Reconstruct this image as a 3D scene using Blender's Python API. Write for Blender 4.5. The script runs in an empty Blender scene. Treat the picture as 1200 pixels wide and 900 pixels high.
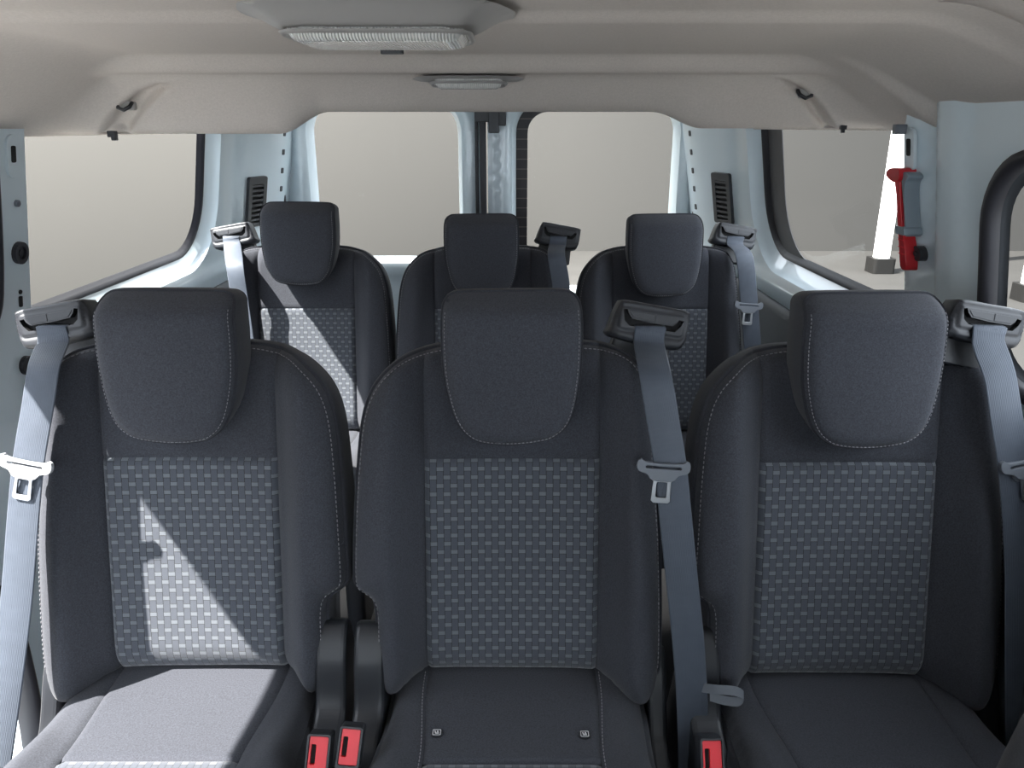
import bpy, math, random
import numpy as np
from mathutils import Vector, Matrix, noise
from mathutils.geometry import delaunay_2d_cdt
random.seed(7)
C = bpy.context.scene.collection
R = math.radians
# ------------------------------------------------------------------ camera
F = 900.0; PITCH = R(18.5); CAMZ = 1.30
CP, SP = math.cos(PITCH), math.sin(PITCH)
cam_d = bpy.data.cameras.new('camera'); cam_d.sensor_width = 36; cam_d.lens = 36*F/1200; cam_d.clip_start = .02
cam = bpy.data.objects.new('camera', cam_d); C.objects.link(cam)
cam.location = (0, 0, CAMZ); cam.rotation_euler = (R(90)-PITCH, 0, 0)
bpy.context.scene.camera = cam
def proj(P):
    x, y, z = P[0], P[1], P[2]-CAMZ
    d = y*CP - z*SP
    return 600+F*x/d, 450-F*(y*SP+z*CP)/d
def ray(u, v):
    a, b = (u-600)/F, (v-450)/F
    return np.array([a, CP-b*SP, -SP-b*CP])
def hit(u, v, P0, N):
    d = ray(u, v); o = np.array([0, 0, CAMZ]); N = np.array(N); t = ((np.array(P0)-o)@N)/(d@N)
    return o+d*t
def at(u, v, Y):
    d = ray(u, v); return np.array([0, 0, CAMZ])+d*(Y/d[1])
# ------------------------------------------------------------------ materials
def mat(name, col, rough=.6, metal=0, spec=.5, coat=0, sheen=0, emit=None, bump=None, alpha=None, var=None):
    m = bpy.data.materials.new(name); m.use_nodes = True; nt = m.node_tree; b = nt.nodes['Principled BSDF']
    b.inputs['Base Color'].default_value = (*col, 1); b.inputs['Roughness'].default_value = rough
    b.inputs['Metallic'].default_value = metal; b.inputs['Specular IOR Level'].default_value = spec
    b.inputs['Coat Weight'].default_value = coat; b.inputs['Sheen Weight'].default_value = sheen
    b.inputs['Sheen Roughness'].default_value = .5
    if emit: b.inputs['Emission Color'].default_value = (*emit[0], 1); b.inputs['Emission Strength'].default_value = emit[1]
    tc = nt.nodes.new('ShaderNodeTexCoord')
    if var:   # colour variation (scale, amount)
        n = nt.nodes.new('ShaderNodeTexNoise'); n.inputs['Scale'].default_value = var[0]; n.inputs['Detail'].default_value = 4
        nt.links.new(tc.outputs['Object'], n.inputs['Vector'])
        r = nt.nodes.new('ShaderNodeMapRange'); r.inputs['From Min'].default_value = .3; r.inputs['From Max'].default_value = .7
        r.inputs['To Min'].default_value = 1-var[1]; r.inputs['To Max'].default_value = 1+var[1]
        nt.links.new(n.outputs['Fac'], r.inputs['Value'])
        mx = nt.nodes.new('ShaderNodeVectorMath'); mx.operation = 'SCALE'; mx.inputs[0].default_value = col
        nt.links.new(r.outputs[0], mx.inputs['Scale']); nt.links.new(mx.outputs[0], b.inputs['Base Color'])
    if bump:  # (scale, strength, distance)
        n = nt.nodes.new('ShaderNodeTexNoise'); n.inputs['Scale'].default_value = bump[0]; n.inputs['Detail'].default_value = 3
        nt.links.new(tc.outputs['Object'], n.inputs['Vector'])
        bp = nt.nodes.new('ShaderNodeBump'); bp.inputs['Strength'].default_value = bump[1]; bp.inputs['Distance'].default_value = bump[2]
        nt.links.new(n.outputs['Fac'], bp.inputs['Height']); nt.links.new(bp.outputs[0], b.inputs['Normal'])
    return m
M = {}
M['fabric'] = mat('charcoal_fabric', (.045, .048, .059), .85, spec=.25, sheen=.12, bump=(900, .35, .0006), var=(500, .28))
M['gusset'] = mat('charcoal_gusset', (.038, .040, .049), .85, spec=.25, sheen=.10, bump=(900, .3, .0006), var=(500, .22))
M['plastic'] = mat('black_plastic', (.022, .024, .029), .42, bump=(1200, .25, .0003))
M['plastic2'] = mat('grey_plastic', (.030, .032, .038), .45, bump=(1200, .25, .0003))
M['dark'] = mat('dark_void', (.006, .006, .007), .8)
M['rubber'] = mat('black_rubber', (.018, .018, .024), .5)
M['paint'] = mat('pale_blue_grey_paint', (.64, .735, .79), .3, coat=.5, bump=(14, .06, .01))
M['liner'] = mat('warm_grey_headliner', (.60, .55, .51), .95, spec=.1, bump=(700, .5, .001), var=(260, .05))
M['lampp'] = mat('pale_grey_lamp_plastic', (.36, .35, .34), .4)
M['red'] = mat('red_plastic', (.50, .012, .02), .35)
M['redb'] = mat('bright_red_button', (.80, .02, .035), .35)
M['metal'] = mat('brushed_steel', (.42, .43, .45), .28, metal=1)
M['tongue_grey'] = mat('grey_latch_plastic', (.14, .155, .18), .4)
M['tongue_sunlit'] = mat('sunlit_latch_plastic', (.55, .56, .58), .4)  # lit copy of the grey latch plastic, sunlight put into its colour
M['holder'] = mat('grey_holder_plastic', (.22, .27, .31), .4)
M['thread'] = mat('grey_thread', (.22, .22, .24), .8)
M['carpet'] = mat('dark_floor_mat', (.03, .03, .033), .9, bump=(300, .5, .002))
M['trim'] = mat('charcoal_side_trim', (.045, .05, .058), .6, bump=(500, .3, .0006))
M['white'] = mat('white_mark', (.7, .7, .7), .6)
M['studio_wall'] = mat('grey_backdrop', (.050, .049, .047), 1, spec=0, var=(.5, .02))
M['studio_floor'] = mat('grey_concrete', (.040, .039, .0375), 1, spec=0, var=(2, .05))
M['bounce_ground'] = mat('pale_bounce_ground', (.23, .224, .213), .8, spec=.2, var=(2, .05))  # pale only to reflect light upwards, paler than the floor around it
M['tube'] = mat('lit_light_column', (.9, .9, .9), .5, emit=((1, 1, 1), 1.4))
M['lampbase'] = mat('dark_steel_base', (.014, .0137, .0133), .6, spec=.08)
# transparent lens and glass
def glassy(name, col, gl, rough):
    m = bpy.data.materials.new(name); m.use_nodes = True; nt = m.node_tree; nt.nodes.clear()
    o = nt.nodes.new('ShaderNodeOutputMaterial'); mx = nt.nodes.new('ShaderNodeMixShader')
    t = nt.nodes.new('ShaderNodeBsdfTransparent'); t.inputs[0].default_value = (*col, 1)
    g = nt.nodes.new('ShaderNodeBsdfGlossy'); g.inputs['Roughness'].default_value = rough
    fr = nt.nodes.new('ShaderNodeFresnel'); fr.inputs[0].default_value = 1.3
    ml = nt.nodes.new('ShaderNodeMath'); ml.operation = 'MULTIPLY'; ml.inputs[1].default_value = gl
    nt.links.new(fr.outputs[0], ml.inputs[0]); nt.links.new(ml.outputs[0], mx.inputs[0])
    nt.links.new(t.outputs[0], mx.inputs[1]); nt.links.new(g.outputs[0], mx.inputs[2]); nt.links.new(mx.outputs[0], o.inputs[0])
    return m
M['glass'] = glassy('clear_van_glass', (.96, .97, .96), .02, .02)
# lamp lens with fine ribs
M['lens'] = mat('ribbed_clear_lens', (.75, .75, .73), .18, coat=.6)
def ribs(m, sc):
    nt = m.node_tree; b = nt.nodes['Principled BSDF']; tc = nt.nodes.new('ShaderNodeTexCoord')
    w = nt.nodes.new('ShaderNodeTexWave'); w.inputs['Scale'].default_value = sc; w.bands_direction = 'X'
    nt.links.new(tc.outputs['Object'], w.inputs['Vector'])
    bp = nt.nodes.new('ShaderNodeBump'); bp.inputs['Strength'].default_value = .6; bp.inputs['Distance'].default_value = .002
    nt.links.new(w.outputs['Fac'], bp.inputs['Height']); nt.links.new(bp.outputs[0], b.inputs['Normal'])
ribs(M['lens'], 90)
# seat belt webbing
M['web'] = mat('grey_belt_webbing', (.070, .084, .110), .55, spec=.4, sheen=.1, var=(60, .06))
def webn(m):
    nt = m.node_tree; b = nt.nodes['Principled BSDF']; uv = nt.nodes.new('ShaderNodeUVMap')
    mp = nt.nodes.new('ShaderNodeMapping'); mp.inputs['Scale'].default_value = (1, 4, 1)
    w = nt.nodes.new('ShaderNodeTexWave'); w.inputs['Scale'].default_value = 130; w.inputs['Distortion'].default_value = .5
    nt.links.new(uv.outputs[0], mp.inputs[0]); nt.links.new(mp.outputs[0], w.inputs['Vector'])
    bp = nt.nodes.new('ShaderNodeBump'); bp.inputs['Strength'].default_value = .35; bp.inputs['Distance'].default_value = .0006
    nt.links.new(w.outputs['Fac'], bp.inputs['Height']); nt.links.new(bp.outputs[0], b.inputs['Normal'])
webn(M['web'])
# woven insert: basket weave from uv in metres
def weave():
    m = bpy.data.materials.new('woven_insert_fabric'); m.use_nodes = True; nt = m.node_tree; b = nt.nodes['Principled BSDF']
    b.inputs['Roughness'].default_value = .75; b.inputs['Sheen Weight'].default_value = .3; b.inputs['Specular IOR Level'].default_value = .3
    N = nt.nodes.new; L = nt.links.new
    uv = N('ShaderNodeUVMap'); s = N('ShaderNodeSeparateXYZ'); L(uv.outputs[0], s.inputs[0])
    def mth(op, a, bb=None, c=None):
        n = N('ShaderNodeMath'); n.operation = op
        for i, v in enumerate((a, bb, c)):
            if v is None: continue
            if hasattr(v, 'links'): L(v, n.inputs[i])
            else: n.inputs[i].default_value = v
        return n.outputs[0]
    cw, rh = .01025, .0256
    uc = mth('DIVIDE', s.outputs[0], cw); col = mth('FLOOR', uc); fu = mth('FRACT', uc)
    par = mth('MULTIPLY', mth('FRACT', mth('MULTIPLY', col, .5)), 1.0)
    vv = mth('ADD', mth('DIVIDE', s.outputs[1], rh), par); fv = mth('FRACT', vv)
    dv = mth('ABSOLUTE', mth('SUBTRACT', fv, .5))
    light = mth('LESS_THAN', dv, .115)
    du = mth('ABSOLUTE', mth('SUBTRACT', fu, .5))
    edge_u = mth('LESS_THAN', du, .44)
    gap_v = mth('GREATER_THAN', mth('ABSOLUTE', mth('SUBTRACT', dv, .13)), .016)
    light = mth('MULTIPLY', light, mth('LESS_THAN', du, .48))
    body = mth('MULTIPLY', edge_u, gap_v)
    # fine yarn lines
    yarn = N('ShaderNodeTexNoise'); yarn.inputs['Scale'].default_value = 1.0; yarn.inputs['Detail'].default_value = 2
    mp = N('ShaderNodeMapping'); mp.inputs['Scale'].default_value = (900, 2600, 1); L(uv.outputs[0], mp.inputs[0]); L(mp.outputs[0], yarn.inputs['Vector'])
    mixc = N('ShaderNodeMix'); mixc.data_type = 'RGBA'; L(body, mixc.inputs['Factor'])
    mixc.inputs[6].default_value = (.024, .026, .032, 1); mixc.inputs[7].default_value = (.066, .074, .092, 1)
    mix2 = N('ShaderNodeMix'); mix2.data_type = 'RGBA'; L(mth('MULTIPLY', light, mth('ADD', .35, yarn.outputs['Fac'])), mix2.inputs['Factor'])
    L(mixc.outputs[2], mix2.inputs[6]); mix2.inputs[7].default_value = (.145, .16, .18, 1)
    L(mix2.outputs[2], b.inputs['Base Color'])
    hgt = mth('ADD', mth('MULTIPLY', body, .6), mth('ADD', mth('MULTIPLY', light, .4), mth('MULTIPLY', yarn.outputs['Fac'], .25)))
    bp = N('ShaderNodeBump'); bp.inputs['Strength'].default_value = .7; bp.inputs['Distance'].default_value = .0012
    L(hgt, bp.inputs['Height']); L(bp.outputs[0], b.inputs['Normal'])
    return m
M['weave'] = weave()
# rear window border: black print crossed by thin heating lines
def printed():
    m = mat('black_window_print', (.014, .011, .013), .5); nt = m.node_tree; b = nt.nodes['Principled BSDF']
    uv = nt.nodes.new('ShaderNodeTexCoord'); s = nt.nodes.new('ShaderNodeSeparateXYZ'); nt.links.new(uv.outputs['Object'], s.inputs[0])
    d = nt.nodes.new('ShaderNodeMath'); d.operation = 'DIVIDE'; d.inputs[1].default_value = .034; nt.links.new(s.outputs[2], d.inputs[0])
    f = nt.nodes.new('ShaderNodeMath'); f.operation = 'FRACT'; nt.links.new(d.outputs[0], f.inputs[0])
    g = nt.nodes.new('ShaderNodeMath'); g.operation = 'LESS_THAN'; g.inputs[1].default_value = .09; nt.links.new(f.outputs[0], g.inputs[0])
    mx = nt.nodes.new('ShaderNodeMix'); mx.data_type = 'RGBA'; nt.links.new(g.outputs[0], mx.inputs['Factor'])
    mx.inputs[6].default_value = (.014, .011, .013, 1); mx.inputs[7].default_value = (.12, .10, .09, 1)
    nt.links.new(mx.outputs[2], b.inputs['Base Color']); return m
M['print'] = printed()
# ------------------------------------------------------------------ mesh helpers
def mesh_obj(name, V, Fc, m, parent=None, uv=None, smooth=True, bevel=0, solid=0, loc=None):
    me = bpy.data.meshes.new(name); me.from_pydata([tuple(map(float, v)) for v in V], [], [tuple(f) for f in Fc]); me.update()
    if uv is not None:
        l = me.uv_layers.new(name='UVMap'); a = np.array(uv, dtype=np.float32)
        idx = np.zeros(len(me.loops), dtype=np.int32); me.loops.foreach_get('vertex_index', idx)
        l.data.foreach_set('uv', a[idx].ravel())
    me.polygons.foreach_set('use_smooth', [smooth]*len(me.polygons))
    me.materials.append(M[m]); o = bpy.data.objects.new(name, me); C.objects.link(o)
    if parent: o.parent = parent
    if bevel:
        b = o.modifiers.new('bevel', 'BEVEL'); b.width = bevel; b.segments = 3; b.limit_method = 'ANGLE'; b.angle_limit = R(35)
    if solid:
        s = o.modifiers.new('thick', 'SOLIDIFY'); s.thickness = solid; s.offset = 0
    if loc is not None: o.location = loc
    return o
def join(parts):
    V, Fc = [], []
    for v, f in parts:
        n = len(V); V += [tuple(a) for a in v]; Fc += [tuple(i+n for i in q) for q in f]
    return V, Fc
def inpoly(P, poly):
    x, y = P[:, 0], P[:, 1]; ins = np.zeros(len(P), bool); q = np.array(poly); n = len(q)
    for i in range(n):
        x1, y1 = q[i]; x2, y2 = q[(i+1) % n]
        if y1 == y2: continue
        c = ((y1 > y) != (y2 > y)) & (x < (x2-x1)*(y-y1)/(y2-y1)+x1); ins ^= c
    return ins
def pdist(P, poly, closed=True):
    q = np.array(poly, float); P = np.asarray(P, float); D = np.full(len(P), 1e9); n = len(q)
    for i in range(n if closed else n-1):
        a, b = q[i], q[(i+1) % n]; ab = b-a; L2 = ab@ab
        if L2 == 0: continue
        t = np.clip(((P-a)@ab)/L2, 0, 1); D = np.minimum(D, np.linalg.norm(P-(a+t[:, None]*ab), axis=1))
    return D
def catmull(pts, step, closed=True):
    p = np.array(pts, float); n = len(p); out = []
    rng = range(n) if closed else range(n-1)
    for i in rng:
        p1, p2 = p[i], p[(i+1) % n]
        p0 = p[(i-1) % n] if closed or i > 0 else p1; p3 = p[(i+2) % n] if closed or i+2 < n else p2
        k = max(1, int(np.linalg.norm(p2-p1)/step+.5))
        for j in range(k):
            t = j/k
            out.append(.5*((2*p1)+(-p0+p2)*t+(2*p0-5*p1+4*p2-p3)*t*t+(-p0+3*p1-3*p2+p3)*t**3))
    if not closed: out.append(p[-1])
    return np.array(out)
def rrect(x0, x1, y0, y1, r, k=6):
    rs = r if isinstance(r, (list, tuple)) else (r,)*4; out = []
    for (cx, cy, a0, rr) in ((x1-rs[0], y1-rs[0], 0, rs[0]), (x0+rs[1], y1-rs[1], 90, rs[1]), (x0+rs[2], y0+rs[2], 180, rs[2]), (x1-rs[3], y0+rs[3], 270, rs[3])):
        for j in range(k+1):
            a = R(a0+90*j/k); out.append((cx+rr*math.cos(a), cy+rr*math.sin(a)))
    return np.array(out)
def resample(poly, step):
    q = np.array(poly, float); out = []
    for i in range(len(q)):
        a, b = q[i], q[(i+1) % len(q)]; L = np.linalg.norm(b-a)
        if L < 1e-7: continue
        k = max(1, int(math.ceil(L/step)))
        for j in range(k): out.append(a+(b-a)*j/k)
    return np.array(out)
def tri2d(poly, step, holes=(), jitter=.0):
    """triangulate a polygon with holes, interior grid points"""
    loops = [resample(poly, step)]+[resample(h, step) for h in holes]
    pts, edges = [], []
    for L in loops:
        n0 = len(pts); pts += [tuple(p) for p in L]; edges += [(n0+i, n0+(i+1) % len(L)) for i in range(len(L))]
    P = loops[0]; mn, mx = P.min(0), P.max(0)
    g = np.array([(x+(step/2 if j % 2 else 0), y) for j, y in enumerate(np.arange(mn[1]+step*.5, mx[1], step*.87)) for x in np.arange(mn[0]+step*.3, mx[0], step)])
    if len(g):
        k = inpoly(g, loops[0])
        for h in loops[1:]: k &= ~inpoly(g, h)
        for L in loops: k &= pdist(g, L) > step*.45
        pts += [tuple(p) for p in g[k]]
    r = delaunay_2d_cdt([Vector(p) for p in pts], edges, [], 0, 1e-7)
    V = np.array([tuple(v) for v in r[0]]); T = np.array([tuple(f) for f in r[2] if len(f) == 3])
    c = V[T].mean(1); k = inpoly(c, loops[0])
    for h in loops[1:]: k &= ~inpoly(c, h)
    T = T[k]; a, b, cc = V[T[:, 0]], V[T[:, 1]], V[T[:, 2]]
    area = (b[:, 0]-a[:, 0])*(cc[:, 1]-a[:, 1])-(b[:, 1]-a[:, 1])*(cc[:, 0]-a[:, 0])
    T[area < 0] = T[area < 0][:, ::-1]
    T = T[np.abs(area) > 1e-12]
    return V, T, loops
def prism(poly, holes, d, fr, step=1.0, z0=0):
    """flat prism of polygon; fr(x,y,depth)->3d"""
    V, T, loops = tri2d(poly, step, holes) if step < .9 else tri2d_plain(poly, holes)
    n = len(V); VV = [fr(x, y, z0) for x, y in V]+[fr(x, y, z0+d) for x, y in V]
    Fc = [tuple(t[::-1]) for t in T]+[tuple(i+n for i in t) for t in T]
    # boundary edges
    from collections import Counter
    ec = {}
    for t in T:
        for i in range(3):
            e = (t[i], t[(i+1) % 3]); k = (min(e), max(e)); ec.setdefault(k, []).append(e)
    for k, l in ec.items():
        if len(l) == 1: a, b = l[0]; Fc.append((a, b, b+n, a+n))
    return VV, Fc
def tri2d_plain(poly, holes=()):
    loops = [np.array(poly, float)]+[np.array(h, float) for h in holes]; pts, edges = [], []
    for L in loops:
        n0 = len(pts); pts += [tuple(p) for p in L]; edges += [(n0+i, n0+(i+1) % len(L)) for i in range(len(L))]
    r = delaunay_2d_cdt([Vector(p) for p in pts], edges, [], 0, 1e-7)
    V = np.array([tuple(v) for v in r[0]]); T = np.array([tuple(f) for f in r[2] if len(f) == 3])
    c = V[T].mean(1); k = inpoly(c, loops[0])
    for h in loops[1:]: k &= ~inpoly(c, h)
    T = T[k]; a, b, cc = V[T[:, 0]], V[T[:, 1]], V[T[:, 2]]
    area = (b[:, 0]-a[:, 0])*(cc[:, 1]-a[:, 1])-(b[:, 1]-a[:, 1])*(cc[:, 0]-a[:, 0])
    T[area < 0] = T[area < 0][:, ::-1]
    return V, T, loops
def area2(q):
    q = np.array(q); x, y = q[:, 0], q[:, 1]; return .5*np.sum(x*np.roll(y, -1)-np.roll(x, -1)*y)
def normals2(q):
    """outward normals of a closed loop"""
    q = np.array(q); t = np.roll(q, -1, 0)-np.roll(q, 1, 0); t /= np.linalg.norm(t, axis=1)[:, None]+1e-12
    n = np.stack([t[:, 1], -t[:, 0]], 1)
    return n if area2(q) > 0 else -n
def sweep(loop, secs, fr, base=None, cap=False, inward=False):
    """secs: list of (offset outward, depth) ; fr(x,y,p)"""
    q = np.array(loop); nn = normals2(q); n = len(q); V, Fc = [], []
    for (o, p) in secs:
        for i in range(n):
            b = base[i] if base is not None else 0
            pp = p(b) if callable(p) else p
            x, y = q[i]+nn[i]*o; V.append(fr(x, y, pp))
    cc = area2(q) > 0
    for s in range(len(secs)-1):
        for i in range(n):
            a, b = s*n+i, s*n+(i+1) % n
            f = (a, b, b+n, a+n); Fc.append(f if not cc else f[::-1])
    return V, Fc
def box(cx, cy, cz, sx, sy, sz):
    V = [(cx+a*sx/2, cy+b*sy/2, cz+c*sz/2) for a in (-1, 1) for b in (-1, 1) for c in (-1, 1)]
    return V, [(0, 1, 3, 2), (4, 6, 7, 5), (0, 4, 5, 1), (2, 3, 7, 6), (0, 2, 6, 4), (1, 5, 7, 3)]
def tube(path, r, k=10, cap=True):
    P = [Vector(p) for p in path]; V, Fc = [], []
    up = Vector((0, 0, 1))
    for i, p in enumerate(P):
        t = (P[min(i+1, len(P)-1)]-P[max(i-1, 0)]).normalized()
        a = t.cross(up) if abs(t.dot(up)) < .95 else t.cross(Vector((1, 0, 0))); a.normalize(); b = a.cross(t)
        rr = r[i] if isinstance(r, (list, tuple)) else r
        for j in range(k):
            an = 2*math.pi*j/k; V.append(tuple(p+a*(rr*math.cos(an))+b*(rr*math.sin(an))))
    for i in range(len(P)-1):
        for j in range(k):
            Fc.append((i*k+j, i*k+(j+1) % k, (i+1)*k+(j+1) % k, (i+1)*k+j))
    if cap: Fc += [tuple(range(k))[::-1], tuple((len(P)-1)*k+j for j in range(k))]
    return V, Fc
def stitches(path3, normals3=None, ln=.0045, gap=.0025, w=.0009):
    """dashes along a 3d polyline"""
    P = [Vector(p) for p in path3]; V, Fc = [], []; acc = 0; pos = 0
    seg = [(P[i+1]-P[i]).length for i in range(len(P)-1)]; tot = sum(seg)
    def pt(s):
        for i, l in enumerate(seg):
            if s <= l: return P[i].lerp(P[i+1], s/max(l, 1e-9))
            s -= l
        return P[-1].copy()
    s = 0
    while s+ln < tot:
        a, b = pt(s), pt(s+ln); v, f = tube([a, (a+b)/2, b], [w*.6, w, w*.6], 5)
        n = len(V); V += v; Fc += [tuple(i+n for i in q) for q in f]; s += ln+gap
    return V, Fc
def sstep(a, b, x): t = np.clip((x-a)/(b-a), 0, 1); return t*t*(3-2*t)
def empty(name, loc, rz=0):
    o = bpy.data.objects.new(name, None); C.objects.link(o); o.location = loc; o.rotation_euler = (0, 0, rz); o.empty_display_size = .1; return o
def tag(o, label=None, cat=None, group=None, kind=None):
    if label: o['label'] = label
    if cat: o['category'] = cat
    if group: o['group'] = group
    if kind: o['kind'] = kind
    return o
def copy_tree(o, parent=None):
    c = o.copy(); C.objects.link(c)
    if parent: c.parent = parent
    for ch in list(o.children): copy_tree(ch, c)
    return c
# ------------------------------------------------------------------ seat
REC = R(11.8); SR, CR = math.sin(REC), math.cos(REC)
PZ = .49                                   # height of the crease between cushion and backrest
PY = .979                                  # its distance for the middle seat
def bk(x, t, p): return (x, t*SR-p*CR, PZ+t*CR+p*SR)      # backrest frame (seat-local)
def px2bk(u, v, p=.015):
    h = hit(u, v, (0, PY-p*CR, PZ+p*SR), (0, -CR, SR)); dy, dz = h[1]-(PY-p*CR), h[2]-(PZ+p*SR)
    return h[0], dy*SR+dz*CR
OUT = [px2bk(*q) for q in [(503, 799), (480, 803), (460, 811), (449, 804), (443, 785), (441, 740), (440, 715), (436, 700), (425, 692), (416, 684), (414, 665), (415, 600), (417, 550), (421, 500), (429, 468), (443, 445), (467, 424), (497, 413), (530, 408), (600, 406), (683, 407), (715, 410), (738, 418), (752, 432), (761, 455), (766, 500), (770, 560), (774, 640), (775, 740), (772, 790), (764, 814), (752, 822), (735, 817), (702, 802), (600, 801)]]
OUTC = catmull([(x*.985, t) for x, t in OUT], .006)
XS = .131; TI = .347
def bh(x, t, outline, m):
    """protrusion of the backrest front"""
    P = np.stack([x, t], 1); d = pdist(P, outline)
    ax = np.abs(x); A = .056-.018*sstep(.2, .5, t)
    z = A*sstep(XS-.004, XS+.052, ax)
    z = z-.006*np.clip(1-(x/XS)**2, 0, 1)*(ax < XS)
    Rr = .050; q = np.clip(1-d/Rr, 0, 1); z = z-.040*(1-np.sqrt(np.clip(1-q*q, 0, 1)))
    z = z-.006*np.exp(-((ax-XS)/.0035)**2)
    z = z-.0035*np.exp(-((t-TI)/.003)**2)*(ax < XS)
    z = z+.0025*sstep(TI+.004, TI-.01, t)*(ax < XS-.003)
    return z
HRO = [(516, 362), (518, 350), (525, 343), (540, 340), (600, 339), (657, 339), (672, 341), (680, 348), (683, 362), (683.5, 400), (681, 440), (675, 475), (667, 495), (655, 507), (638, 514), (600, 518), (565, 516), (548, 509), (536, 496), (527, 475), (519, 440), (516, 400)]
HT = R(6); HS, HC = math.sin(HT), math.cos(HT); HY, HZ = 1.026, 1.084
def hk(x, t, p): return (x, HY-PY+t*HS-p*HC, HZ+t*HC+p*HS)
def px2h(u, v):
    h = hit(u, v, (0, HY, HZ), (0, -HC, HS)); return h[0], (h[1]-HY)*HS+(h[2]-HZ)*HC
HOUT = catmull([px2h(600+(q[0]-600)*.975, 341+(q[1]-335)*.985) for q in HRO], .005)
TM = float(HOUT[:, 1].max())
def clip_x(poly, x0, keep):           # Sutherland-Hodgman against a vertical line
    out = []; n = len(poly)
    for i in range(n):
        a, b = poly[i], poly[(i+1) % n]; ia, ib = (a[0]-x0)*keep >= 0, (b[0]-x0)*keep >= 0
        if ia: out.append(a)
        if ia != ib: t = (x0-a[0])/(b[0]-a[0]); out.append(a+(b-a)*t)
    return np.array(out)
def clip_y(poly, y0, keep):
    q = clip_x(np.array(poly)[:, ::-1], y0, keep); return q[:, ::-1]
def build_seat(m, anchor=False, near=False):
    """m=+1: round shoulder at -x, belt guide at +x;  m=-1 mirrored"""
    root = empty('passenger_seat', (0, 0, 0))
    mir = np.array([m, 1.0])
    outl = OUTC*mir
    if m < 0: outl = outl[::-1]
    fb = lambda x, t: bh(x, t, outl, m)
    def surf(poly, step):
        V, T, L = tri2d(poly, step); z = fb(V[:, 0], V[:, 1])
        return [bk(x, t, p) for (x, t), p in zip(V, z)], [tuple(f) for f in T], V.copy()
    core = empty_mesh = None
    # centre panel above the woven insert carries the rest of the backrest as its sub-parts
    cp = clip_y(clip_x(clip_x(outl, -XS, 1), XS, -1), TI, 1)
    V, Fc, uv = surf(cp, .006); back = mesh_obj('backrest', V, Fc, 'fabric', root, uv)
    ip = clip_y(clip_x(clip_x(outl, -XS, 1), XS, -1), TI, -1)
    V, Fc, uv = surf(ip, .006); mesh_obj('woven_insert', V, Fc, 'weave', back, uv)
    for s in (-1, 1):
        bp_ = clip_x(outl, s*XS, s); V, Fc, uv = surf(bp_, .006); mesh_obj('bolster', V, Fc, 'fabric', back, uv)
    lp = resample(outl, .006); e = fb(lp[:, 0], lp[:, 1])
    th = -.085
    secs = [(0, lambda b: b), (.0015, lambda b: b-.0035), (.003, lambda b: b-.001), (.005, lambda b: b-.005), (.0065, lambda b: b-.014), (.0065, lambda b: b-.03), (.005, lambda b: -.06), (.000, lambda b: th+.006), (-.010, lambda b: th)]
    V1 = sweep(lp, secs, bk, e); inner = lp-normals2(lp)*.010
    pv, pt, _ = tri2d_plain(inner); V2 = ([bk(x, t, th) for x, t in pv], [tuple(f[::-1]) for f in pt])
    V, Fc = join([V1, V2]); mesh_obj('side_gusset', V, Fc, 'gusset', back)
    # stitching along the gusset seam on top and shoulder
    P3 = [bk(x-n[0]*.004, t-n[1]*.004, p+.0012) for (x, t), n, p in zip(lp, normals2(lp), fb((lp-normals2(lp)*.004)[:, 0], (lp-normals2(lp)*.004)[:, 1]))]
    sel = [i for i in range(len(lp)) if lp[i][1] > .03 and abs(lp[i][0]) > .1 or lp[i][1] > .4]
    runs, cur = [], []
    for i in sel:
        if cur and i != cur[-1]+1: runs.append(cur); cur = []
        cur.append(i)
    runs.append(cur)
    V, Fc = join([stitches([P3[i] for i in r_]) for r_ in runs if len(r_) > 3]); mesh_obj('stitching', V, Fc, 'thread', back)
    # headrest
    ho = HOUT*mir
    if m < 0: ho = ho[::-1]
    def fh(x, t):
        d = pdist(np.stack([x, t], 1), ho); q = np.clip(1-d/.022, 0, 1)
        return .010*(1-(x/.11)**2)-.012*(1-np.sqrt(np.clip(1-q*q, 0, 1)))-.028*sstep(TM-.047, TM, t)**2
    V, T, L = tri2d(ho, .005); z = fh(V[:, 0], V[:, 1])
    hr = mesh_obj('headrest', [hk(x, t, p) for (x, t), p in zip(V, z)], [tuple(f) for f in T], 'fabric', root, V)
    lp = resample(ho, .005); e = fh(lp[:, 0], lp[:, 1])
    def hsec(b, k): return b+(-.105-b)*k
    secs = [(0, lambda b: b), (.0012, lambda b: b-.003), (.0025, lambda b: b-.0005), (.0035, lambda b: b-.005), (.0035, lambda b: hsec(b, .3)), (.001, lambda b: hsec(b, .7)), (-.007, lambda b: hsec(b, .93)), (-.016, lambda b: -.105)]
    hk2 = lambda x, t, p: hk(x, t*(1-.10*np.clip(-p/.105, 0, 1))-.012*np.clip(-p/.105, 0, 1)*0, p)
    V1 = sweep(lp, secs, hk2, e); inner = lp-normals2(lp)*.016; pv, pt, _ = tri2d_plain(inner)
    V2 = ([hk2(x, t, -.105) for x, t in pv], [tuple(f[::-1]) for f in pt])
    V, Fc = join([V1, V2]); mesh_obj('headrest_side', V, Fc, 'gusset', hr)
    ii = lp-normals2(lp)*.003; zz = fh(ii[:, 0], ii[:, 1])
    pth = [hk(x, t, p+.001) for (x, t), p in zip(ii, zz) if True]
    
    # start the run at the top of one side
    st = min(range(len(ii)), key=lambda i: (abs(ii[i][1]-TM+.025) + (0 if ii[i][0]*1 < 0 else 9)))
    order = [(st+k) % len(ii) for k in range(len(ii))]
    run = [pth[i] for i in order if ii[i][1] < TM-.022]
    br = [0]+[i+1 for i in range(len(run)-1) if (Vector(run[i])-Vector(run[i+1])).length > .03]
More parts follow.
